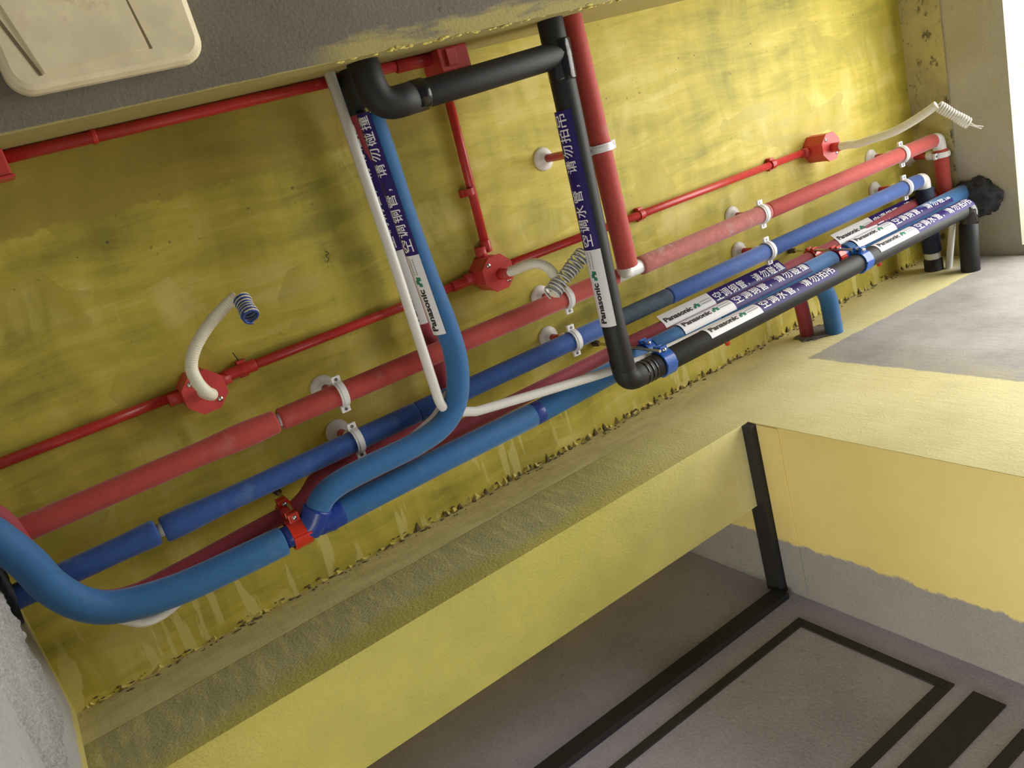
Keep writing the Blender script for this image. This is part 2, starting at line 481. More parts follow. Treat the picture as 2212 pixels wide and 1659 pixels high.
M['blue_grimy'] = simple('grimy_blue_foam', (0.025, 0.045, 0.065), 0.8, var=0.5, vscale=25, bumps=0.4, bscale=500, dust=((0.03, 0.09, 0.26), 0.7))
M['navy_foam'] = simple('navy_foam', (0.012, 0.020, 0.050), 0.75, var=0.25, vscale=60, bumps=0.3, bscale=500)
M['ac_blue'] = simple('light_blue_foam', (0.018, 0.125, 0.325), 0.68, var=0.08, vscale=140, bumps=0.3, bscale=800, dust=((0.12, 0.26, 0.42), 0.25))
M['ac_red'] = simple('crimson_foam', (0.31, 0.032, 0.050), 0.70, var=0.10, vscale=140, bumps=0.3, bscale=800)
M['black_foam'] = simple('black_foam', (0.0085, 0.0085, 0.0095), 0.58, var=0.25, vscale=90, bumps=0.25, bscale=700, dust=((0.04, 0.04, 0.043), 0.25))
M['black_tape'] = simple('black_tape', (0.010, 0.010, 0.011), 0.16, bumps=0.5, bscale=90)
M['black_fluff'] = simple('black_sealing_foam', (0.045, 0.047, 0.054), 0.95, var=0.6, vscale=45, bumps=1.0, bscale=160)
M['blue_tape'] = simple('blue_tape', (0.014, 0.045, 0.26), 0.30, bumps=0.5, bscale=60)
M['teal_tape'] = simple('teal_tape', (0.016, 0.030, 0.036), 0.5)
M['conduit'] = simple('red_conduit_plastic', (0.50, 0.034, 0.032), 0.32, var=0.08, vscale=60)
M['box_red'] = simple('red_box_plastic', (0.60, 0.060, 0.056), 0.42, var=0.08, vscale=50)
M['red_clamp'] = simple('red_clamp_plastic', (0.56, 0.030, 0.012), 0.22, coat=0.3)
M['blue_clamp'] = simple('blue_clamp_plastic', (0.018, 0.105, 0.46), 0.22, coat=0.3)
M['white_plastic'] = simple('white_plastic', (0.80, 0.80, 0.80), 0.30)
M['white_tube'] = simple('white_tube_plastic', (0.74, 0.73, 0.70), 0.38)
M['grey_plastic'] = simple('pale_grey_plastic', (0.74, 0.735, 0.72), 0.3)
M['steel'] = simple('galvanised_steel', (0.62, 0.61, 0.58), 0.28, 1.0, var=0.1)
M['rust'] = simple('dirty_anchor', (0.085, 0.080, 0.072), 0.6, 0.6, var=0.3)
M['screw'] = simple('dull_screw', (0.22, 0.22, 0.24), 0.35, 0.9)
M['wire_cream'] = simple('cream_wire', (0.74, 0.68, 0.42), 0.4)
M['wire_blue'] = simple('blue_wire', (0.030, 0.070, 0.28), 0.4)
M['wire_grey'] = simple('slate_wire', (0.22, 0.26, 0.32), 0.4)
M['wire_white'] = simple('white_wire', (0.80, 0.79, 0.72), 0.4)
M['paper'] = simple('white_label', (0.80, 0.80, 0.82), 0.42)
M['violet'] = simple('violet_label', (0.026, 0.014, 0.14), 0.42)
M['violet'].node_tree.nodes['Principled BSDF'].inputs['Specular IOR Level'].default_value = 0.22
M['ink'] = simple('black_print', (0.02, 0.02, 0.025), 0.5)
M['ink_grey'] = simple('grey_print', (0.36, 0.38, 0.38), 0.5)
M['ink_green'] = simple('green_print', (0.02, 0.20, 0.115), 0.5)
M['ink_white'] = simple('white_print', (0.88, 0.88, 0.90), 0.5)
M['cream'] = simple('stained_cream_plastic', (0.90, 0.80, 0.53), 0.45, var=0.12, vscale=16, bumps=0.15, bscale=60, dust=((0.60, 0.40, 0.20), 0.65))
M['groove'] = simple('cream_groove', (0.20, 0.15, 0.08), 0.6)
M['dark_strip'] = simple('dark_brown_strip', (0.030, 0.025, 0.024), 0.7, var=0.2)
M['black_strip'] = simple('black_strip', (0.018, 0.017, 0.018), 0.6)
M['alu'] = simple('window_frame_metal', (0.55, 0.55, 0.54), 0.4, 0.3)

for k in ('red_foam', 'red_foam_dusty', 'blue_foam', 'ac_blue', 'ac_red'):
    pb = M[k].node_tree.nodes['Principled BSDF']; pb.inputs['Sheen Weight'].default_value = 0.25; pb.inputs['Sheen Roughness'].default_value = 0.45

def hose_mat():
    m, nt, b = new_mat('translucent_hose')
    b.inputs['Base Color'].default_value = (0.86, 0.83, 0.68, 1); b.inputs['Roughness'].default_value = 0.4
    b.inputs['Subsurface Weight'].default_value = 0.25; b.inputs['Subsurface Radius'].default_value = (0.01, 0.009, 0.007)
    return m
M['hose'] = hose_mat()

# ------------------------------------------------------------------ the setting
CZ = 2.80; YW = 0.786; XW = 2.53; XL = -0.165; LZ = 2.488; XJ = 1.279; YN = 1.235; BZ = 2.50; BY = -0.150
struct(obj('ceiling', box_mesh((XL-0.2, XW+0.25, -1.9, 1.4, CZ, CZ+0.15)), M['ceiling']), 'yellow waterproof-coated ceiling above the pipes')
struct(obj('floor', box_mesh((XL-0.2, XW+0.25, -1.9, 1.4, -0.1, 0.0)), M['floor']))
# front wall: lintel over the niche and the full-height part right of it
struct(obj('wall_front', box_mesh((XL, XJ, YW, 0.996, LZ, CZ), (XJ, XW+0.25, YW, 1.4, 0, CZ)), M['front']), 'yellow-coated rough plaster wall with a lintel below the pipes')
struct(obj('wall_niche_side', box_mesh((XJ-0.0012, XJ, YW+0.0006, YN, 0, LZ-0.001), (XJ-0.0012, XJ, 0.9965, YN, LZ-0.001, CZ)), M['jamb']))
niche = struct(obj('wall_niche_back', box_mesh((XL, XJ, YN, 1.4, 0, CZ)), M['niche']))
DY0, DY1, DZ1 = 0.82, 1.225, 2.12          # opening added in the left wall to bring daylight onto the niche side
struct(obj('wall_left', box_mesh((XL-0.2, XL, -1.9, DY0, 0, CZ), (XL-0.2, XL, DY1, 1.4, 0, CZ), (XL-0.2, XL, DY0, DY1, DZ1, CZ)), M['left']))
struct(obj('wall_back', box_mesh((XL, XW+0.25, -1.9, -1.75, 0, CZ)), M['plain']))
# right wall with window opening; upper band stands 6 mm proud of the cement
WX1 = XW + 0.22
struct(obj('wall_right', box_mesh((XW, WX1, -1.9, YW, WZ1, CZ), (XW, WX1, -1.9, WY0, 0, WZ1), (XW, WX1, WY1, YW, 0, WZ1), (XW, WX1, WY0, WY1, 0, WZ0),
      (XW-0.006, XW, -1.75, YW, 2.675, CZ)), M['right']))
beam_bm = bmesh.new(); add_box(beam_bm, XL, XW-0.006, -0.62, BY, BZ, CZ)
beam = struct(obj('ceiling_beam', bm_mesh(beam_bm), M['beam']), 'grey cement beam across the top left')
# window frame out in the opening
win = thing('window_1', 'bright window opening with pale metal frame', 'window', (WX1-0.05, (WY0+WY1)/2, WZ0)); win['kind'] = 'structure'; del win['category']
fo = tuple(win.location)
obj('window_frame', box_mesh((WX1-0.07, WX1-0.03, WY0, WY0+0.04, WZ0, WZ1), (WX1-0.07, WX1-0.03, WY1-0.04, WY1, WZ0, WZ1),
    (WX1-0.07, WX1-0.03, WY0, WY1, WZ1-0.03, WZ1), (WX1-0.07, WX1-0.03, WY0, WY1, WZ0, WZ0+0.04),
    (WX1-0.065, WX1-0.035, -0.42, -0.38, WZ0, WZ1), off=fo), M['alu'], win)

# strips on the niche walls
def strip(name, boxes, mat, label=None):
    return struct(obj(name, box_mesh(*boxes, bevel=0.0015), mat), label)
strip('trim_1', [(XJ-0.022, XJ, YW+0.002, YN-0.001, 2.463, 2.508)], M['black_strip'], 'black strip along the niche side at lintel height')
strip('trim_2', [(XL+0.01, XJ-0.024, YN-0.016, YN, 2.440, 2.482)], M['black_strip'], 'black strip along the niche back wall')
def groove(x0, x1, z0, z1):
    o = obj('dark_line', box_mesh((x0, x1, YN-0.004, YN+0.001, z0, z1)), M['dark_strip'], niche)
    return o
groove(0.25, 1.205, 2.352, 2.374); groove(1.183, 1.205, 2.010, 2.351); groove(0.25, 1.182, 2.010, 2.034)
groove(0.30, 1.208, 1.915, 1.975); groove(0.30, 1.17, 1.845, 1.868)
groove(0.42, 0.442, 2.035, 2.351)
# soft ledge of plaster down the niche side
struct(obj('trim_3', box_mesh((XJ-0.004, XJ-0.001, YW+0.002, YN-0.02, 2.402, 2.462), bevel=0.0018), M['jamb']))

# ragged crust of coating along the ceiling joint
def crust():
    rnd = random.Random(3)
    verts = []; faces = []
    x = XL + 0.01
    while x < XW - 0.05:
        big = x > 0.62
        wdt = rnd.uniform(0.012, 0.030) if big else rnd.uniform(0.010, 0.035)
        dep = rnd.uniform(0.006, 0.018) if big else rnd.uniform(0.003, 0.010)
        h = rnd.uniform(0.003, 0.007)
        b = len(verts); a = x + wdt*rnd.uniform(0.1, 0.9)
        verts += [(x, YW, CZ), (x+wdt, YW, CZ), (a, YW-dep, CZ), (x+wdt*rnd.uniform(.2, .8), YW-0.0005, CZ-h), (a, YW-dep*0.5, CZ-h*0.8)]
        faces += [(0+b, 3+b, 4+b), (3+b, 1+b, 4+b), (0+b, 4+b, 2+b), (1+b, 2+b, 4+b)]
        x += wdt*rnd.uniform(0.8, 1.5)
    return mesh_from(verts, faces)
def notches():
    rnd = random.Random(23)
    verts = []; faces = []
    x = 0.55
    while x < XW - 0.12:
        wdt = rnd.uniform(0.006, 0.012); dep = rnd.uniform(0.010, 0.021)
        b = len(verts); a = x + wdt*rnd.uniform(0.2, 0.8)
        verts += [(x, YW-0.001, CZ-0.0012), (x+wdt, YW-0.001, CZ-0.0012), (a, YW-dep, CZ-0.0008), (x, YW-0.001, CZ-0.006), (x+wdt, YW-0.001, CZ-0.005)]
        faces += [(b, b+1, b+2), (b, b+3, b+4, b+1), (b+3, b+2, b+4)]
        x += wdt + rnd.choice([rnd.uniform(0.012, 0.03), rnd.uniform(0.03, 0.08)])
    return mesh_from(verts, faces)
ceil_o = bpy.data.objects['ceiling']
o = obj('coating_crust', crust(), M['crust'], ceil_o); o['kind'] = 'stuff'
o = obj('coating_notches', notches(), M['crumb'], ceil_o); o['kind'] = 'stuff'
def crumbs():
    rnd = random.Random(11); bm = bmesh.new()
    for i in range(420):
        x = rnd.uniform(XL+0.02, XW-0.1); s = rnd.uniform(0.001, 0.0038)
        if i % 3 == 0: c = Vector((x, YW-rnd.uniform(0, 0.012), CZ-rnd.uniform(0, 0.003)))
        else: c = Vector((x, YW-0.0003, CZ-abs(rnd.gauss(0, 0.010))-0.001))
        r = bmesh.ops.create_icosphere(bm, subdivisions=1, radius=s)
        k = Vector((rnd.uniform(.8, 2.6), rnd.uniform(.4, .8), rnd.uniform(.6, 1.3)))
        for v in r['verts']: v.co = Vector((v.co.x*k.x, v.co.y*k.y, v.co.z*k.z)) + c
    return bm_mesh(bm)
o = obj('joint_crumbs', crumbs(), M['crumb'], ceil_o); o['kind'] = 'stuff'
# lumps of coating along the beam's lower edge, right of the branch pipe
def beam_lumps():
    rnd = random.Random(5); bm = bmesh.new()
    for i in range(170):
        x = rnd.uniform(0.55, 1.0) if i > 120 else rnd.uniform(1.05, 1.75)
        s = rnd.uniform(0.0012, 0.0038)
        r = bmesh.ops.create_icosphere(bm, subdivisions=1, radius=s)
        c = Vector((x, BY+rnd.uniform(-0.002, 0.003), BZ+rnd.uniform(-0.001, 0.006)))
        for v in r['verts']: v.co = Vector((v.co.x*rnd.uniform(1, 3.0), v.co.y*rnd.uniform(0.5, 1.0), v.co.z*rnd.uniform(0.4, 0.9))) + c
    return bm_mesh(bm)
o = obj('edge_crust', beam_lumps(), M['crust'], beam); o['kind'] = 'stuff'

# broken patch on the left wall
def rubble():
    rnd = random.Random(9)
    ny, nz = 130, 110; verts = []; faces = []
    from mathutils import noise as mn
    for i in range(ny):
        for j in range(nz):
            y = 0.28 + 0.39*i/(ny-1); z = 2.28 + 0.35*j/(nz-1)
            e = min(1.0, min(i, ny-1-i, j, nz-1-j)/4.0)
            h = mn.fractal(Vector((y*60, z*60, 0.3)), 0.7, 2.1, 5)*0.0055 + mn.noise(Vector((y*16, z*16, 4)))*0.010 + 0.004
            verts.append((XL + max(-0.002, h*e - 0.002*(1-e)), y, z))
    for i in range(ny-1):
        for j in range(nz-1):
            a = i*nz+j; faces.append((a, a+nz, a+nz+1, a+1))
    return mesh_from(verts, faces)
obj('broken_patch', rubble(), M['rubble'], bpy.data.objects['wall_left'], smooth=True)

def blob_disc(name, centre, normal, ru, rv, thick, mat, seed, parent=None):
    """irregular lump lying on a wall"""
    from mathutils import noise as mn
    bm = bmesh.new(); bmesh.ops.create_icosphere(bm, subdivisions=4, radius=1.0)
    n = Vector(normal); u = Vector((0, 1, 0)) if abs(n.x) > .5 else Vector((1, 0, 0)); v = n.cross(u)
    for p in bm.verts:
        q = p.co.copy()
        f = 1 + 0.28*mn.noise(q*1.9 + Vector((seed, 0, 0))) + 0.16*mn.noise(q*5 + Vector((0, seed, 0))) + 0.08*mn.noise(q*12)
        p.co = Vector(centre) + u*(q.x*ru*f) + v*(q.y*rv*f) + n*(q.z*thick*f)
    off = parent.location if parent is not None else (0, 0, 0)
    return obj(name, bm_mesh(bm, tuple(off)), mat, parent, smooth=True)

# ------------------------------------------------------------------ lettering on stickers
def text_raw(body, weight=0.0, size=1.0):
    cu = bpy.data.curves.new('txt', 'FONT'); cu.body = body; cu.size = size; cu.offset = weight; cu.resolution_u = 3
    ob = bpy.data.objects.new('txt', cu); COL.objects.link(ob)
    dg = bpy.context.evaluated_depsgraph_get()
    me = bpy.data.meshes.new_from_object(ob.evaluated_get(dg))
    bpy.data.objects.remove(ob); bpy.data.curves.remove(cu)
    return me

def flat_items(white_len, blue_len, wid, slogan):
    """flat artwork in label space: u along, v across (up); list of (mesh-bmesh, material index)"""
    items = []
    def place(me, u0, u1, v0, v1, keep=False):
        bm = bmesh.new(); bm.from_mesh(me); bpy.data.meshes.remove(me)
        xs = [p.co.x for p in bm.verts]; ys = [p.co.y for p in bm.verts]
        a, b, c, d = min(xs), max(xs), min(ys), max(ys)
        for p in bm.verts:
            p.co = Vector((u0+(p.co.x-a)/(b-a)*(u1-u0), v0+(p.co.y-c)/(d-c)*(v1-v0), 0))
        return bm
    items.append((place(text_raw('Panasonic', 0.036), white_len*0.05, white_len*0.58, -0.0065, 0.0075), 0))
    # green leaf mark: three slanted blades
    bm = bmesh.new()
    for k, (a, b, c, d) in enumerate([(0.61, 0.655, 0.0, 0.6), (0.645, 0.69, 0.35, 1.0), (0.685, 0.73, 0.0, 0.75)]):
        L = white_len; hh = 0.013; sk = 0.02*L
        vs = [bm.verts.new((a*L, c*hh-0.0062, 0)), bm.verts.new((b*L, c*hh-0.0062, 0)), bm.verts.new((b*L+sk*.4, d*hh-0.0062, 0)), bm.verts.new((a*L+sk*.4, d*hh-0.0062, 0))]
        bm.faces.new(vs)
    items.append((bm, 1))
    # two rows of very small print: fine rules
    bm = bmesh.new()
    rnd = random.Random(2)
    for row in (0.0032, -0.0038):
        u = 0.76*white_len
        while u < 0.965*white_len:
            du = rnd.uniform(0.0018, 0.004)
            vs = [bm.verts.new((u, row, 0)), bm.verts.new((u+du, row, 0)), bm.verts.new((u+du, row+0.0026, 0)), bm.verts.new((u, row+0.0026, 0))]
            bm.faces.new(vs); u += du+0.0011
    items.append((bm, 2))
    # slogan, white on violet, spread across the violet field
    chars = list(slogan); n = len(chars); adv = (blue_len*0.97)/n
    h = min(0.025, adv*0.9)
    for i, ch in enumerate(chars):
        c0 = white_len + blue_len*0.02 + adv*i
        me = text_raw(ch, 0.009)
        if ch == '，':
            items.append((place(me, c0+adv*0.12, c0+adv*0.26, -h*0.48, -h*0.22), 3))
        else:
            items.append((place(me, c0+adv*0.05, c0+adv*0.90, -h*0.5, h*0.5), 3))
    return items

def pipe_label(parent, P0, d, r, s_mid, s_end, th0, th1, thc, slogan, flap=None):
    """sticker wrapped on a straight pipe. P0: start on the axis; d: reading direction; angles in degrees
       0 = towards -Y (X runs) / -X (Y runs), 90 = straight down"""
    P0 = Vector(P0); d = Vector(d)
    a = Vector((0, -1, 0)) if abs(d.x) > 0.5 else Vector((-1, 0, 0)); b = Vector((0, 0, -1))
    off = parent.location
    def wrap(u, thdeg, lift):
        R = r + lift
        if flap is not None and thdeg < flap:
            f = math.radians(flap); t = math.radians(flap - thdeg)*R
            base = a*math.cos(f) + b*math.sin(f); tan = a*math.sin(f) - b*math.cos(f)
            return P0 + d*u + base*R + tan*t
        t = math.radians(thdeg)
        return P0 + d*u + (a*math.cos(t) + b*math.sin(t))*R
    verts = []; faces = []; mi = []
    na = 16
    cols = [0.0, s_mid*0.5, s_mid, s_mid + (s_end-s_mid)*0.5, s_end]
    for u in cols:
        for k in range(na+1):
            verts.append(wrap(u, th0+(th1-th0)*k/na, 0.0008))
    for i in range(len(cols)-1):
        for k in range(na):
            p = i*(na+1)+k
            faces.append((p, p+na+1, p+na+2, p+1)); mi.append(0 if i < 2 else 1)
    # thickness
    nv = len(verts)
    for u in cols:
        for k in range(na+1):
            verts.append(wrap(u, th0+(th1-th0)*k/na, 0.0004))
    for i in range(len(cols)-1):
        for k in range(na):
            p = nv + i*(na+1)+k
            faces.append((p, p+1, p+na+2, p+na+1)); mi.append(0 if i < 2 else 1)
    me = mesh_from(verts, faces, tuple(off))
    for p, q in zip(me.polygons, mi): p.material_index = q; p.use_smooth = True
    lab = obj('label', me, [M['paper'], M['violet']], parent)
    lab['label'] = 'white and violet sticker'
    groups = {0: ([], []), 1: ([], []), 2: ([], []), 3: ([], [])}
    for bm, mid in flat_items(s_mid, s_end-s_mid, 0.045, slogan):
        lo = min(v.co.y for v in bm.verts); hi = max(v.co.y for v in bm.verts)
        k = lo + 0.003
        while k < hi:
            bmesh.ops.bisect_plane(bm, geom=bm.verts[:]+bm.edges[:]+bm.faces[:], plane_co=(0, k, 0), plane_no=(0, 1, 0)); k += 0.003
        bm.verts.ensure_lookup_table(); bm.verts.index_update()
        allv, allf = groups[mid]; base = len(allv)
        for v in bm.verts:
            allv.append(wrap(v.co.x, thc - math.degrees(v.co.y/r), 0.0013))
        for f in bm.faces:
            allf.append([base+v.index for v in f.verts])
        bm.free()
    for mid, nm, mt in ((0, 'maker_lettering', 'ink'), (1, 'leaf_mark', 'ink_green'), (2, 'small_print', 'ink_grey'), (3, 'slogan_lettering', 'ink_white')):
        allv, allf = groups[mid]
        q = obj(nm, mesh_from(allv, allf, tuple(off)), M[mt], lab)
        if mid != 0: q['kind'] = 'stuff'
    return lab

COPPER = '空调铜管，请勿碰撞'
WATER = '空调水管，请勿拍吊'

# ------------------------------------------------------------------ water pipes under the ceiling
R1 = 0.0215; ZR = 2.700; YR = 0.404; YB = 0.502
def foam(parent, path, r, mat, **kw):
    return tube('insulation', path, r, mat, parent, seg=22, lip=0.004, **kw)
def bulge(c, amp, wid, r):
    return lambda s: r + amp*math.exp(-((s-c)/wid)**2)

red = thing('water_pipe', 'long red insulated water pipe on white clips under the ceiling', 'pipe', (XL, YR, ZR))
tube('core_pipe', fillet([(XL-0.02, YR, ZR), (2.485, YR, ZR), (2.485, 0.66, ZR)], 0.02), 0.0125, M['white_plastic'], red, seg=14)
foam(red, resample([Vector((XL-0.03, YR, ZR)), Vector((0.331, YR, ZR))], 0.02), R1, M['red_foam'], rfun=bulge(0.46, 0.003, 0.05, R1))
foam(red, [(0.337, YR, ZR), (1.168, YR, ZR)], R1, M['red_foam'])
foam(red, resample([Vector((1.246, YR, ZR)), Vector((1.70, YR, ZR))], 0.02), R1+0.001, M['red_foam_dusty'])
foam(red, [(1.70, YR, ZR), (2.462, YR, ZR)], R1, M['red_foam'])
foam(red, [(2.487, 0.436, ZR-0.004), (2.487, 0.67, ZR-0.004)], R1, M['red_foam'])
tube('elbow', fillet([(2.455, YR, ZR), (2.487, YR, ZR), (2.487, 0.440, ZR-0.003)], 0.014, 6), 0.0195, M['grey_plastic'], red, seg=18, lip=0.002)
tee = tube('tee_fitting', [(1.165, YR, ZR), (1.25, YR, ZR)], 0.0175, M['white_plastic'], red, seg=20, lip=0.002)
tube('outlet', fillet([(1.205, YR, ZR), (1.160, 0.385, 2.655), (1.124, 0.356, 2.598), (1.122, 0.32, 2.59)], 0.03), 0.0165, M['white_plastic'], tee, seg=18)
branch = foam(red, [(1.122, BY-0.05, 2.590), (1.122, 0.366, 2.590)], 0.0228, M['red_foam'])

blue = thing('water_pipe', 'royal blue insulated water pipe beside the long red pipe', 'pipe', (XL, YB, ZR))
tube('core_pipe', [(XL-0.02, YB, ZR), (2.39, YB, ZR)], 0.0125, M['white_plastic'], blue, seg=14)
foam(blue, resample([Vector((XL-0.03, YB, ZR)), Vector((0.074, YB, ZR))], 0.02), R1, M['blue_foam'], rfun=bulge(0.26, 0.002, 0.03, R1))
foam(blue, resample([Vector((0.082, YB+0.002, ZR)), Vector((0.60, YB, ZR))], 0.02), R1, M['blue_foam'], rfun=bulge(0.03, 0.003, 0.05, R1))
foam(blue, [(0.60, YB, ZR), (1.010, YB, ZR), (1.108, YB, ZR)], R1, M['blue_foam'])
foam(blue, resample([Vector((1.112, YB, ZR)), Vector((1.312, YB, ZR))], 0.02), R1-0.001, M['blue_grimy'])
foam(blue, [(1.312, YB, ZR), (1.675, YB, ZR)], R1, M['blue_foam'])
foam(blue, [(1.675, YB, ZR), (2.365, YB, ZR)], R1, M['blue_foam'])
tube('elbow', fillet([(2.352, YB, ZR), (2.388, YB, ZR), (2.388, 0.535, ZR)], 0.014, 6), 0.0205, M['grey_plastic'], blue, seg=18, lip=0.002)
foam(blue, [(2.388, 0.53, ZR), (2.386, 0.73, ZR-0.005)], 0.0265, M['navy_foam'])
tube('end_ring', [(2.385, 0.73, ZR-0.005), (2.385, 0.750, ZR-0.005)], 0.0225, M['white_plastic'], blue, seg=18, lip=0.002)
foam(blue, [(2.385, 0.750, ZR-0.005), (2.385, 0.80, ZR-0.005)], 0.027, M['black_fluff'])

# ------------------------------------------------------------------ white clip hangers
def make_hanger(name, label, loc, length, r, axis='X', group='white pipe clips'):
    """loc: pipe axis point; length: from the pipe axis up to the ceiling"""
    t = thing(name, label, 'pipe clip', loc, group)
    v, f = lathe([(0.0265, length), (0.0262, length-0.004), (0.021, length-0.009), (0.013, length-0.012), (0.012, length-0.020)], 28)
    obj('ceiling_flange', mesh_from(v, f), M['grey_plastic'], t, smooth=True)
    v, f = lathe([(0.0092, length-0.012), (0.0092, r+0.010)], 18)
    obj('standoff_rod', mesh_from(v, f), M['conduit'], t, smooth=True)
    if length > 0.15:
        v, f = lathe([(0.0125, 0.115), (0.0135, 0.113), (0.0135, 0.098), (0.0125, 0.096)], 20)
        obj('collar', mesh_from(v, f), M['white_plastic'], t, smooth=True)
    v, f = lathe([(0.0125, r+0.022), (0.0145, r+0.018), (0.0145, r+0.003), (0.010, r-0.001)], 20)
    obj('clip_collar', mesh_from(v, f), M['white_plastic'], t, smooth=True)
    v, f = band(r+0.0006, r+0.0035, 0.015, 180, 360, 20, axis)
    obj('clip_back', mesh_from(v, f), M['white_plastic'], t)
    v, f = band(r+0.0006, r+0.0040, 0.016, 4, 176, 24, axis)
    # raised rib along the middle of the strap
    v2, f2 = band(r+0.0040, r+0.0055, 0.007, 14, 166, 24, axis)
    n = len(v); v += v2; f += [tuple(i+n for i in q) for q in f2]
    st = obj('clip_strap', mesh_from(v, f), M['white_plastic'], t)
    for s in (-1, 1):
        if axis == 'X': b = (-0.009, 0.009, s*(r+0.008)-0.0075, s*(r+0.008)+0.0075, -0.004, 0.003)
        else: b = (s*(r+0.008)-0.0075, s*(r+0.008)+0.0075, -0.009, 0.009, -0.004, 0.003)
        obj('clip_lug', box_mesh(b, bevel=0.001), M['white_plastic'], t)
        v, f = lathe([(0.0032, -0.0052), (0.0034, -0.0040)], 12)
        v = [(p[0] + (0 if axis == 'X' else s*(r+0.009)), p[1] + (s*(r+0.009) if axis == 'X' else 0), p[2]) for p in v]
        obj('clip_screw', mesh_from(v, f), M['screw'], st)
    return t
HL = CZ - ZR
make_hanger('pipe_clip', 'white clip on the red pipe left of the blue vertical pipe', (0.462, YR, ZR), HL, R1)
make_hanger('pipe_clip', 'white clip on the red pipe just below the middle junction box', (1.020, YR, ZR), HL, R1)
make_hanger('pipe_clip', 'white clip on the pale red pipe right of the white tee', (1.676, YR, ZR), HL, R1)
make_hanger('pipe_clip', 'white clip on the red pipe near its right end', (2.295, YR, ZR), HL, R1)
make_hanger('pipe_clip', 'white clip just below the white elbow of the red pipe', (2.487, 0.452, ZR-0.004), HL+0.004, R1, 'Y')
make_hanger('pipe_clip', 'white clip on the royal blue pipe left of the blue vertical pipe', (0.461, YB, ZR), HL, R1)
make_hanger('pipe_clip', 'white clip on the royal blue pipe left of the black vertical pipe', (1.012, YB, ZR), HL, R1)
make_hanger('pipe_clip', 'white clip on the royal blue pipe right of its grimy stretch', (1.676, YB, ZR), HL, R1)
make_hanger('pipe_clip', 'white clip on the royal blue pipe near its white elbow', (2.292, YB, ZR), HL, R1)
make_hanger('pipe_clip', 'long white clip holding the red vertical branch pipe', (1.122, 0.110, 2.590), CZ-2.590, 0.0228, 'Y')

# ------------------------------------------------------------------ refrigerant pair and black drain
ZK, YK, RK = 2.578, 0.598, 0.0255
ZA, YA, RA = 2.652, 0.597, 0.0260
YA2 = 0.586
ZC, YC, RC = 2.725, 0.584, 0.0170

crim = thing('refrigerant_pipe', 'crimson insulated pipe running behind the light blue pipe', 'pipe', (XL, YC, ZC))
trunk = spline([(XL-0.03, 0.310, 2.655), (-0.141, 0.338, 2.66), (-0.120, 0.372, 2.67), (-0.113, 0.430, 2.68), (-0.100, 0.500, 2.69), (-0.062, 0.560, 2.70), (-0.004, 0.590, 2.71), (0.086, 0.594, 2.72), (0.20, 0.590, ZC), (0.33, YC, ZC)], 6)
foam(crim, trunk + [Vector((0.7, YC, ZC)), Vector((1.185, 0.579, ZC))], RC, M['ac_red'])
foam(crim, [(1.17, 0.578, ZC), (1.60, 0.582, ZC), (2.0, 0.582, ZC), (XW+0.02, 0.572, ZC)], RC+0.0015, M['ac_red'])
foam(crim, spline([(0.300, 0.588, 2.722), (0.340, 0.576, 2.732), (0.384, 0.552, 2.742), (0.457, 0.543, 2.742), (0.587, 0.543, 2.742), (0.660, 0.527, 2.743), (0.693, 0.484, 2.743), (0.699, 0.411, 2.743), (0.693, 0.35, 2.742), (0.689, 0.185, 2.742), (0.680, -0.05, 2.738), (0.674, BY-0.03, 2.736)], 6), RC+0.001, M['ac_red'])
foam(crim, spline([(1.62, 0.583, ZC), (1.70, 0.590, 2.722), (1.755, 0.618, 2.718), (1.782, 0.67, 2.716), (1.790, 0.73, 2.715), (1.792, 0.81, 2.715)], 6), RC+0.002, M['ac_red'])

sky_b = thing('refrigerant_pipe', 'thick light blue insulated pipe forking at the red clamp', 'pipe', (XL, YA, ZA))
bigR = 0.0275
foam(sky_b, spline([(XL-0.03, 0.335, 2.605), (-0.146, 0.357, 2.610), (-0.130, 0.384, 2.612), (-0.112, 0.434, 2.62), (-0.099, 0.489, 2.63), (-0.071, 0.541, 2.64), (-0.026, 0.574, 2.645), (0.060, 0.594, 2.648), (0.157, 0.600, 2.650), (0.256, 0.602, 2.65)], 8), bigR, M['ac_blue'])
tube('inner_core', [(0.25, 0.599, 2.65), (0.33, 0.599, 2.65)], 0.021, M['blue_tape'], sky_b, seg=18)
foam(sky_b, [(0.335, 0.602, 2.652), (0.600, 0.600, ZA), (0.832, 0.601, ZA)], RA, M['ac_blue'])
tube('blue_tape_wrap', resample([Vector((0.30, 0.600, 2.651)), Vector((0.395, 0.602, 2.652))], 0.008), RA+0.001, M['blue_tape'], sky_b, seg=22, rfun=lambda s: RA-0.003+0.0045*math.exp(-((s-0.05)/0.03)**2)+0.0008*math.sin(s*300))
tube('blue_tape_wrap', [(0.822, 0.601, ZA), (0.852, 0.601, ZA)], RA-0.0008, M['blue_tape'], sky_b, seg=22, lip=0.001)
foam(sky_b, [(0.848, 0.601, ZA), (1.160, 0.592, ZA)], RA-0.001, M['ac_blue'])
tube('blue_tape_wrap', [(1.15, 0.592, ZA), (1.195, 0.588, ZA)], RA-0.004, M['blue_tape'], sky_b, seg=22, lip=0.003)
foam(sky_b, [(1.185, 0.588, ZA), (1.40, YA2, ZA)], RA, M['ac_blue'])
foam(sky_b, [(1.402, YA2, ZA), (1.862, YA2, ZA)], RA-0.0005, M['ac_blue'])
tube('inner_core', [(1.85, YA2, ZA), (1.95, YA2, ZA)], 0.020, M['blue_tape'], sky_b, seg=18)
foam(sky_b, [(1.915, YA2, ZA), (XW+0.02, 0.580, ZA)], RA-0.001, M['ac_blue'])
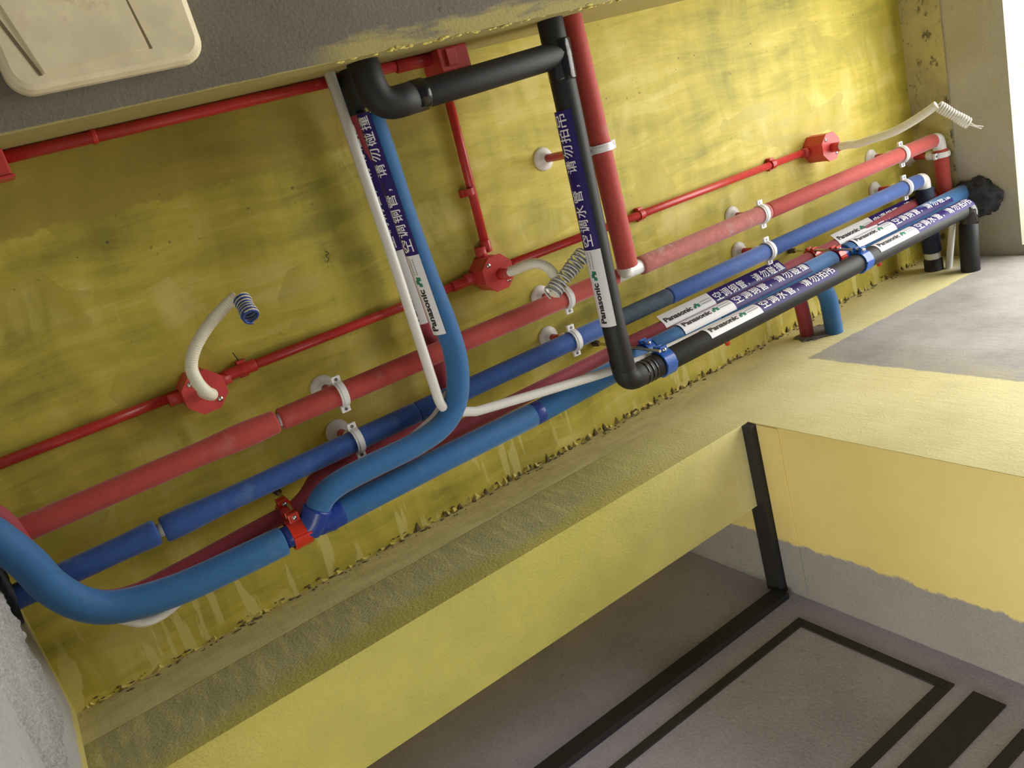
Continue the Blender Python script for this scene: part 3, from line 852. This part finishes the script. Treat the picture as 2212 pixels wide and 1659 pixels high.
# branch rising to the beam
foam(sky_b, spline([(0.318, 0.588, 2.642), (0.333, 0.567, 2.638), (0.353, 0.550, 2.634), (0.388, 0.541, 2.632), (0.450, 0.538, 2.630), (0.550, 0.537, 2.630), (0.619, 0.523, 2.630), (0.662, 0.484, 2.630), (0.684, 0.416, 2.630), (0.686, 0.340, 2.632), (0.679, 0.244, 2.636), (0.674, 0.134, 2.640), (0.671, 0.02, 2.640), (0.668, -0.07, 2.640)], 8), 0.0232, M['ac_blue'])
tube('blue_tape_wrap', spline([(0.300, 0.602, 2.648), (0.316, 0.590, 2.643), (0.332, 0.568, 2.638)], 6), RA+0.0008, M['blue_tape'], sky_b, seg=20, lip=0.003)
tube('black_tape_wrap', [(0.667, -0.082, 2.640), (0.665, BY-0.03, 2.638)], RA+0.0035, M['black_foam'], sky_b, seg=20)
tube('teal_tape_patch', [(0.652, -0.075, 2.668), (0.652, -0.142, 2.668)], 0.020, M['teal_tape'], sky_b, seg=16)
# second branch turning into the wall
foam(sky_b, spline([(1.64, 0.590, ZA), (1.73, 0.600, ZA), (1.79, 0.630, ZA), (1.822, 0.675, 2.654), (1.830, 0.73, 2.656), (1.832, 0.81, 2.657)], 8), RA-0.002, M['ac_blue'])

drain = thing('drain_pipe', 'black insulated drain pipe with a branch between two elbows', 'pipe', (1.03, YK, ZK))
xk = 1.040
foam(drain, [(1.058, BY-0.06, ZK-0.006), (1.052, 0.02, ZK-0.006), (xk-0.004, 0.46, ZK-0.004), (xk-0.002, 0.572, ZK-0.002)], RK, M['black_foam'])
tube('elbow', fillet([(xk-0.002, 0.545, ZK), (xk, YK, ZK), (xk+0.075, YK, ZK)], 0.04, 10), RK+0.001, M['black_foam'], drain, seg=22)
tube('tape_wrap', resample([Vector((xk+0.043, YK, ZK)), Vector((xk+0.080, YK, ZK))], 0.002), RK, M['black_tape'], drain, seg=22, rfun=lambda s: RK+0.0012+0.0012*math.sin(s*520))
foam(drain, [(xk+0.074, YK, ZK), (xk+0.118, YK, ZK)], RK+0.0015, M['black_foam'])
foam(drain, [(xk+0.100, YK, ZK), (2.375, YK, ZK)], RK, M['black_foam'])
tube('elbow', fillet([(2.36, YK, ZK), (2.400, YK, ZK), (2.392, 0.66, ZK)], 0.035, 10), RK+0.0006, M['black_tape'], drain, seg=22)
foam(drain, [(2.393, 0.645, ZK), (2.385, 0.70, ZK), (2.378, 0.81, ZK)], RK+0.001, M['black_foam'])
# tee and cross pipe at the top
tube('tee_wrap', [(1.0595, -0.112, ZK-0.006), (1.055, -0.035, ZK-0.006)], RK+0.0022, M['black_tape'], drain, seg=22, lip=0.003)
foam(drain, [(1.060, -0.085, ZK-0.008), (0.85, -0.078, ZK-0.008), (0.715, -0.075, ZK-0.008)], RK-0.0005, M['black_foam'])
tube('elbow', fillet([(0.735, -0.075, ZK-0.008), (0.655, -0.072, ZK-0.008), (0.648, BY-0.03, ZK-0.006)], 0.05, 10), RK+0.002, M['black_foam'], drain, seg=22)
tube('tape_wrap', [(0.722, -0.075, ZK-0.008), (0.748, -0.076, ZK-0.008)], RK+0.0024, M['black_tape'], drain, seg=22, lip=0.002)

# stickers
pipe_label(crim, (1.290, 0.5797, ZC), (1, 0, 0), RC+0.0016, 0.178, 0.455, -42, 80, 24, COPPER, flap=38)
pipe_label(crim, (1.975, 0.582, ZC), (1, 0, 0), RC+0.0018, 0.178, 0.470, -42, 80, 24, COPPER, flap=38)
pipe_label(sky_b, (1.275, YA2, ZA), (1, 0, 0), RA+0.0003, 0.178, 0.470, -34, 80, 28, COPPER)
pipe_label(sky_b, (1.945, YA2-0.001, ZA), (1, 0, 0), RA+0.0003, 0.178, 0.464, -34, 80, 28, COPPER)
pipe_label(drain, (1.285, YK, ZK), (1, 0, 0), RK+0.0002, 0.178, 0.468, -38, 72, 28, WATER)
pipe_label(drain, (1.935, YK, ZK), (1, 0, 0), RK+0.0002, 0.176, 0.455, -38, 72, 28, WATER)
pipe_label(drain, (1.0365, 0.462, ZK-0.004), (0.03, -1, 0), RK+0.0008, 0.166, 0.445, -45, 66, 12, WATER)
pipe_label(sky_b, (0.6835, 0.352, 2.634), (-0.034, -1, 0.014), 0.0252, 0.160, 0.425, -26, 62, 20, COPPER)
pipe_label(crim, (0.694, 0.344, 2.742), (-0.035, -1, 0), RC+0.0030, 0.157, 0.412, -50, 85, 22, COPPER)

# ------------------------------------------------------------------ threaded-rod clamps
def ring_clamp(parent, x, yc, zc, r, mat, width=0.026, rod_y=0.567):
    off = parent.location
    loc = lambda vs: [(p[0]+x-off[0], p[1]+yc-off[1], p[2]+zc-off[2]) for p in vs]
    v, f = band(r+0.0005, r+0.0042, width, -8, 176, 24)
    v2, f2 = band(r+0.0005, r+0.0042, width, 184, 350, 24); n = len(v); v += v2; f += [tuple(i+n for i in q) for q in f2]
    # ribs at the split
    for aa in (84, 262):
        v2, f2 = band(r+0.004, r+0.0062, width, aa, aa+9, 3); n = len(v); v += v2; f += [tuple(i+n for i in q) for q in f2]
    c = obj('clamp_ring', mesh_from(loc(v), f), mat, parent)
    for s in (-1, 1):
        obj('clamp_lug', box_mesh((x-0.010, x+0.010, rod_y-0.008, yc-r+0.003, zc+s*0.0085-0.004, zc+s*0.0085+0.004), off=tuple(off), bevel=0.001), mat, c)
    v, f = lathe([(0.0042, -0.0165), (0.0042, 0.0165)], 12)
    v = [(p[0]+x-off[0], p[1]+rod_y-off[1], p[2]+zc-off[2]) for p in v]
    obj('clamp_bolt', mesh_from(v, f), M['steel'], c, smooth=True)
    return c

def rod_hanger(label, x, ry, z_end, clamps, top=CZ, lean=(0, 0)):
    t = thing('rod_clamp', label, 'pipe clamp', (x, ry, CZ), 'threaded rod clamps')
    v, f = lathe([(0.0085, 0.0), (0.0085, -0.006), (0.0068, -0.008), (0.0075, -0.012), (0.0075, -0.019), (0.0045, -0.021)], 6)
    obj('anchor_nut', mesh_from(v, f), M['rust'], t)
    tube('threaded_rod', resample([Vector((x, ry, CZ-0.015)), Vector((x+lean[0], ry+lean[1], z_end))], 0.0016), 0.0038, M['steel'], t, seg=10, rfun=lambda s: 0.0036+0.0004*math.sin(s*2*PI/0.0032))
    for (xx, yc, zc, r, mat, wd, rod_y) in clamps:
        ring_clamp(t, xx, yc, zc, r, M[mat], wd, rod_y)
    return t
rod_hanger('threaded rod with red and blue clamps at the right end of the pipe bundle', 1.875, 0.563, 2.562,
    [(1.875, 0.582, ZC, RC+0.0015, 'red_clamp', 0.024, 0.563), (1.882, YA2, ZA, 0.0205, 'red_clamp', 0.026, 0.563), (1.880, YK, ZK, RK, 'blue_clamp', 0.030, 0.566)])
rod_hanger('threaded rod with red and blue clamps behind the black vertical pipe', 1.135, 0.564, 2.562,
    [(1.145, 0.579, ZC, RC, 'red_clamp', 0.024, 0.564), (1.172, 0.590, ZA, RA-0.003, 'blue_clamp', 0.022, 0.565), (1.150, YK, ZK, RK+0.0015, 'blue_clamp', 0.030, 0.566)])
rod_hanger('rusty rod with a red clamp on the thick light blue pipe', 0.303, 0.560, 2.640,
    [(0.292, YC, ZC, RC, 'red_clamp', 0.026, 0.562), (0.285, 0.600, 2.650, 0.0245, 'red_clamp', 0.034, 0.566)], lean=(-0.012, 0.006))
# small red clamp feet that show below the black pipe
for x, lb in ((1.416, 'small red plastic clamp foot below the violet sticker on the black pipe'), (2.045, 'small red plastic clamp foot under the black pipe right of its blue clamp')):
    t = thing('clamp_foot', lb, 'pipe clamp', (x, 0.658, 2.642), 'red clamp feet')
    v, f = lathe([(0.004, -0.012), (0.0065, -0.010), (0.0065, 0.004), (0.004, 0.006)], 14, 'Y')
    obj('foot_knob', mesh_from([(p[0], p[1], p[2]) for p in v], f), M['red_clamp'], t, smooth=True)
    obj('foot_bracket', box_mesh((-0.007, 0.007, -0.058, -0.006, -0.004, 0.004), bevel=0.001), M['red_clamp'], t)

# ------------------------------------------------------------------ thin white tubes
wt = thing('plastic_tube', 'thin white plastic tube bent sharply beside the blue vertical pipe', 'tube', (0.618, 0, 2.63))
tube('tube_length', fillet([(0.610, BY-0.05, 2.630), (0.620, 0.165, 2.630), (0.622, 0.500, 2.628), (0.690, 0.527, 2.622)], 0.03, 8) +
     spline([(0.690, 0.527, 2.622), (0.880, 0.553, 2.612), (1.045, 0.573, 2.604), (1.20, 0.583, 2.602), (1.6, 0.592, 2.606), (2.1, 0.60, 2.612), (2.36, 0.615, 2.618)], 6)[1:] +
     spline([(2.39, 0.64, 2.624), (2.402, 0.69, 2.64), (2.398, 0.81, 2.66)], 5), 0.0098, M['white_tube'], wt, seg=16)
wt2 = thing('plastic_tube', 'thin white plastic tube peeking from under the thick blue pipe', 'tube', (0.1, 0.62, 2.66))
tube('tube_length', spline([(-0.088, 0.545, 2.676), (-0.065, 0.572, 2.67), (-0.028, 0.605, 2.66), (-0.006, 0.624, 2.66), (0.025, 0.630, 2.665), (0.067, 0.622, 2.672), (0.13, 0.612, 2.68), (0.25, 0.610, 2.688), (0.32, 0.590, 2.682), (0.39, 0.556, 2.670), (0.46, 0.551, 2.665), (0.53, 0.537, 2.655), (0.588, 0.518, 2.648), (0.620, 0.506, 2.650), (0.66, 0.480, 2.66)], 7), 0.0092, M['white_tube'], wt2, seg=14)

# ------------------------------------------------------------------ red conduits, junction boxes
CR = 0.0098; CZc = CZ - 0.013; YCo = 0.308
def conduit(label, pts, clips, couplings=(), r=CR, axis='X', rad=0.03):
    t = thing('conduit', label, 'conduit', pts[0], 'red conduits')
    tube('conduit_pipe', fillet(pts, rad), r, M['conduit'], t, seg=16)
    lx, ly, lz = pts[0]
    for c in clips:
        c = Vector(c) - Vector(pts[0])
        cc = Vector((0, 0, 0))
        v, f = band(r+0.0003, r+0.003, 0.014, -60, 180+60, 16, axis)
        me = mesh_from([(p[0]+c.x, p[1]+c.y, p[2]+c.z) for p in v], f)
        cl = obj('saddle_clip', me, M['conduit'], t)
        if axis == 'X': bb = [(c.x-0.008, c.x+0.008, c.y-0.018, c.y-0.008, c.z-0.003, c.z+0.0125), (c.x-0.008, c.x+0.008, c.y+0.008, c.y+0.016, c.z+0.003, c.z+0.0125)]
        else: bb = [(c.x-0.018, c.x-0.008, c.y-0.008, c.y+0.008, c.z-0.003, c.z+0.0125), (c.x+0.008, c.x+0.016, c.y-0.008, c.y+0.008, c.z+0.003, c.z+0.0125)]
        obj('clip_foot', box_mesh(*bb, bevel=0.001), M['conduit'], cl)
    for (a, b) in couplings:
        tube('coupling', [a, b], r+0.0022, M['conduit'], t, seg=16, lip=0.0015)
    return t
conduit('red conduit from the left edge to the left junction box', [(XL-0.02, YCo, CZc), (0.205, YCo, CZc)], [])
conduit('red conduit between the left and middle junction boxes', [(0.275, YCo, CZc), (0.85, YCo-0.002, CZc)], [(0.327, YCo, CZc)], [((0.290, YCo, CZc), (0.352, YCo, CZc)), ((0.80, YCo-0.002, CZc), (0.85, YCo-0.002, CZc))])
conduit('red conduit from the middle junction box to the right one', [(0.935, YCo-0.003, CZc), (2.00, YCo+0.003, CZc)], [(1.357, YCo, CZc), (1.848, YCo+0.002, CZc)])
conduit('red conduit rising from the middle box to the beam', [(0.908, 0.262, CZc), (0.921, BY, CZc)], [(0.904, 0.127, CZc)], [((0.9085, 0.262, CZc), (0.9095, 0.235, CZc))], axis='Y')
ZB = 2.668; YB2 = BY + 0.0105
conduit('red conduit along the beam edge at the upper left', [(0.05, YB2, ZB), (0.84, YB2, ZB)], [], [((0.214, YB2, ZB), (0.222, YB2, ZB)), ((0.758, YB2+0.001, ZB), (0.835, YB2+0.001, ZB))])

def octagon(r, rot=PI/8): return [(r*math.cos(rot+2*PI*k/8), r*math.sin(rot+2*PI*k/8)) for k in range(8)]
def prism(poly, z0, z1):
    n = len(poly)
    v = [(p[0], p[1], z0) for p in poly] + [(p[0], p[1], z1) for p in poly]
    f = [tuple(reversed(range(n))), tuple(range(n, 2*n))] + [(k, (k+1) % n, n+(k+1) % n, n+k) for k in range(n)]
    return v, f
def junction_box(label, x, y, spouts, nozzle, depth=0.062, rot=0.0):
    t = thing('junction_box', label, 'junction box', (x, y, CZ), 'red octagonal boxes')
    t.rotation_euler = (0, 0, rot)
    oc = octagon(0.041); v, f = prism([(p[0]*0.95, p[1]*0.95) for p in oc], -depth+0.005, 0); obj('box_body', mesh_from(v, f), M['box_red'], t)
    v, f = prism(oc, -depth, -depth+0.0052); lid = obj('lid', mesh_from(v, f), M['box_red'], t)
    for s in (-1, 1):
        v, f = lathe([(0.0045, -depth-0.0016), (0.005, -depth-0.0006), (0.005, -depth+0.001)], 14)
        obj('lid_screw', mesh_from([(p[0]+s*0.020, p[1]+s*0.022, p[2]) for p in v], f), M['steel'], lid, smooth=True)
    for (dx, dy) in spouts:
        tube('spout', [Vector((x+dx*0.03, y+dy*0.03, CZc)), Vector((x+dx*0.058, y+dy*0.058, CZc))], 0.0128, M['box_red'], t, seg=16)
        t.children[-1] if False else None
    if nozzle:
        v, f = lathe([(0.0115, -depth-nozzle), (0.0125, -depth-nozzle+0.001), (0.0125, -depth+0.001)], 18)
        obj('lid_nozzle', mesh_from([(p[0]+0.004, p[1]+0.004, p[2]) for p in v], f), M['box_red'], lid, smooth=True)
    return t
junction_box('octagonal red junction box at the left with a white hose over it', 0.240, 0.312, [(1, 0), (-1, 0)], 0.0)
junction_box('octagonal red junction box in the middle where three conduits meet', 0.893, 0.304, [(1, 0), (-1, 0), (0, -1)], 0.030, 0.064)
junction_box('octagonal red junction box at the right with a long drooping hose', 2.036, 0.313, [(-1, 0)], 0.026, 0.066)

def square_box(label, x0, x1, y0, y1, z0, z1):
    t = thing('junction_box', label, 'junction box', ((x0+x1)/2, y0, (z0+z1)/2), 'red square boxes')
    off = tuple(t.location)
    obj('box_body', box_mesh((x0, x1, y0, y1, z0, z1), off=off, bevel=0.003), M['box_red'], t)
    obj('box_cover', box_mesh((x0-0.003, x1+0.003, y1, y1+0.004, z0-0.003, z1+0.003), off=off, bevel=0.001), M['box_red'], t)
    obj('box_socket', box_mesh((x0+0.015, x1-0.03, y0+0.004, y1-0.01, z0-0.006, z0), off=off, bevel=0.001), M['box_red'], t)
    return t
square_box('square red junction box tucked against the beam near the black cross pipe', 0.833, 0.899, BY, BY+0.044, 2.634, 2.702)
square_box('square red junction box cut off by the left edge of the view', 0.026, 0.090, BY, BY+0.038, 2.634, 2.700)

# ------------------------------------------------------------------ flexible hoses and wire coils
def hose(label, pts, r=0.0108):
    t = thing('flexible_hose', label, 'hose', pts[0], 'white flexible hoses')
    path = resample(spline(pts, 14), 0.0012)
    tube('hose_wall', path, r, M['hose'], t, seg=16, rfun=lambda s: r+0.00045*math.sin(s*2*PI/0.0042))
    return t
h1 = hose('white corrugated hose curling over the left junction box', [(0.236, 0.310, 2.742), (0.240, 0.313, 2.715), (0.241, 0.311, 2.692), (0.232, 0.300, 2.676), (0.224, 0.278, 2.672), (0.224, 0.250, 2.672), (0.240, 0.222, 2.668), (0.272, 0.194, 2.664), (0.312, 0.171, 2.662), (0.335, 0.162, 2.660)])
h2 = hose('white translucent hose arching from the middle junction box', [(0.903, 0.306, 2.712), (0.915, 0.302, 2.690), (0.925, 0.297, 2.668), (0.940, 0.299, 2.652), (0.955, 0.314, 2.638), (0.958, 0.336, 2.628), (0.950, 0.356, 2.622), (0.938, 0.366, 2.618)])
h3 = hose('long white hose drooping from the right junction box', [(2.040, 0.317, 2.712), (2.042, 0.316, 2.68), (2.046, 0.317, 2.655), (2.046, 0.310, 2.61), (2.050, 0.301, 2.555), (2.062, 0.283, 2.505), (2.075, 0.262, 2.462), (2.080, 0.255, 2.448)])

def coil(label, A, B, r, turns, mats, wr=0.0013, sep_=0.35, tail=None, loose=False):
    A = Vector(A); B = Vector(B); ax = (B-A).normalized(); L = (B-A).length
    u = ax.orthogonal().normalized(); v = ax.cross(u)
    t = thing('wire_coil', label, 'wire', A, 'wire coils')
    rnd = random.Random(len(label))
    for m_i, mt in enumerate(mats):
        pts = []
        n = int(turns*16)
        for k in range(n+1):
            f = k/n; a = 2*PI*turns*f + m_i*sep_
            ff = f if not loose else f + 0.018*math.sin(f*17)
            rr = r*(1+0.07*math.sin(f*9+m_i)) - 0.0004*m_i
            pts.append(A + ax*(L*ff + m_i*wr*2.1) + u*(rr*math.cos(a)) + v*(rr*math.sin(a)))
        if tail:
            e = pts[-1]
            pts += [e + (Vector(tail)-e)*0.5 + u*0.004*m_i, Vector(tail) + v*0.006*m_i]
        tube('wire', pts, wr, M[mt], t, seg=6)
    return t
coil('tight blue and cream wire coil at the end of the left hose', (0.340, 0.166, 2.660), (0.336, 0.196, 2.622), 0.0135, 7, ['wire_cream', 'wire_blue'], 0.0022, 2.6)
coil('loose springy wire coil hanging by the black vertical pipe', (0.930, 0.365, 2.622), (1.035, 0.305, 2.610), 0.0165, 12, ['wire_white', 'wire_grey'], 0.0015, 0.25, loose=True)
coil('white wire coil dangling from the long right hose', (2.082, 0.258, 2.446), (2.120, 0.318, 2.395), 0.0125, 13, ['wire_white', 'wire_white'], 0.0013, 0.5, tail=(2.131, 0.336, 2.372))

# ------------------------------------------------------------------ foam plugs and mortar
fw = bpy.data.objects['wall_front']
blob_disc('mortar_patch', (1.825, YW-0.0005, 2.700), (0, -1, 0), 0.078, 0.048, 0.005, M['mortar'], 3, fw)
blob = blob_disc('sealing_foam', (XW-0.004, 0.605, 2.625), (-1, 0, 0), 0.062, 0.075, 0.030, M['black_fluff'], 8)
tag(blob, 'black fluffy sealing foam where the pipes enter the right wall', 'sealing foam')
lb = blob_disc('sealing_foam', (XL+0.002, 0.470, 2.690), (1, 0, 0), 0.07, 0.045, 0.012, M['black_fluff'], 5)
tag(lb, 'dark sealing foam around the pipes at the left wall', 'sealing foam')

# ------------------------------------------------------------------ cream plastic cover on the beam
def rounded_rect(x0, x1, y0, y1, r, n=8):
    out = []
    for cx, cy, a0 in ((x1-r, y1-r, 0), (x0+r, y1-r, 90), (x0+r, y0+r, 180), (x1-r, y0+r, 270)):
        for k in range(n+1):
            a = math.radians(a0+90*k/n); out.append((cx+r*math.cos(a), cy+r*math.sin(a)))
    return out
cov = thing('plastic_cover', 'stained cream plastic cover with two grooves on the grey beam', 'cover', (0.24, -0.30, BZ))
def cover():
    rings = []
    for (ins, z) in ((0.004, BZ), (0.0, BZ-0.012), (0.0, BZ-0.028), (0.004, BZ-0.036), (0.010, BZ-0.039)):
        rings.append([(p[0], p[1], z) for p in rounded_rect(0.116+ins, 0.372-ins, -0.52+ins, -0.186-ins, 0.030-ins*0.6)])
    n = len(rings[0]); v = [p for rr in rings for p in rr]; f = []
    for i in range(len(rings)-1):
        for k in range(n):
            f.append((i*n+k, i*n+(k+1) % n, (i+1)*n+(k+1) % n, (i+1)*n+k))
    f.append(tuple(range((len(rings)-1)*n, len(rings)*n)))
    return mesh_from(v, f, tuple(cov.location))
shell = obj('cover_shell', cover(), M['cream'], cov, smooth=False)
for (xa, ya, xb, yb, wv) in ((0.300, -0.212, 0.286, -0.32, 0.0035), (0.156, -0.205, 0.128, -0.30, 0.0045)):
    dx = wv/2
    v = [(xa-dx, ya, BZ-0.0396), (xa+dx, ya, BZ-0.0396), (xb+dx, yb, BZ-0.0396), (xb-dx, yb, BZ-0.0396)]
    v += [(p[0], p[1], BZ-0.037) for p in v]
    obj('groove', mesh_from(v, [(0, 1, 2, 3), (4, 7, 6, 5), (0, 4, 5, 1), (1, 5, 6, 2), (2, 6, 7, 3), (3, 7, 4, 0)], tuple(cov.location)), M['groove'], cov)
v = [(0.16, -0.206, BZ-0.0420), (0.297, -0.213, BZ-0.0420), (0.285, -0.33, BZ-0.0420), (0.135, -0.33, BZ-0.0420)]
bmp = bmesh.new(); vs = [bmp.verts.new(p) for p in v]; fc = bmp.faces.new(vs)
ex = bmesh.ops.extrude_face_region(bmp, geom=[fc])
for g in ex['geom']:
    if isinstance(g, bmesh.types.BMVert): g.co.z += 0.004
bmesh.ops.bevel(bmp, geom=bmp.edges[:], offset=0.0015, segments=2, affect='EDGES')
obj('raised_panel', bm_mesh(bmp, tuple(cov.location)), M['cream'], cov)

# ------------------------------------------------------------------ scraps
sc = thing('wire_scrap', 'tiny black wire scrap stuck to the yellow ceiling', 'wire', (0.558, 0.159, CZ))
tube('scrap_wire', spline([(0.560, 0.150, CZ-0.001), (0.564, 0.156, CZ-0.004), (0.557, 0.160, CZ-0.003), (0.561, 0.166, CZ-0.005), (0.556, 0.172, CZ-0.002)], 5), 0.0007, M['ink'], sc, seg=6)
tie = thing('cable_tie', 'short black tie end beside the conduit near the left junction box', 'cable tie', (0.325, 0.285, CZ))
tube('tie_end', [(0.327, 0.294, CZ-0.003), (0.320, 0.272, CZ-0.012)], 0.0010, M['ink'], tie, seg=6)
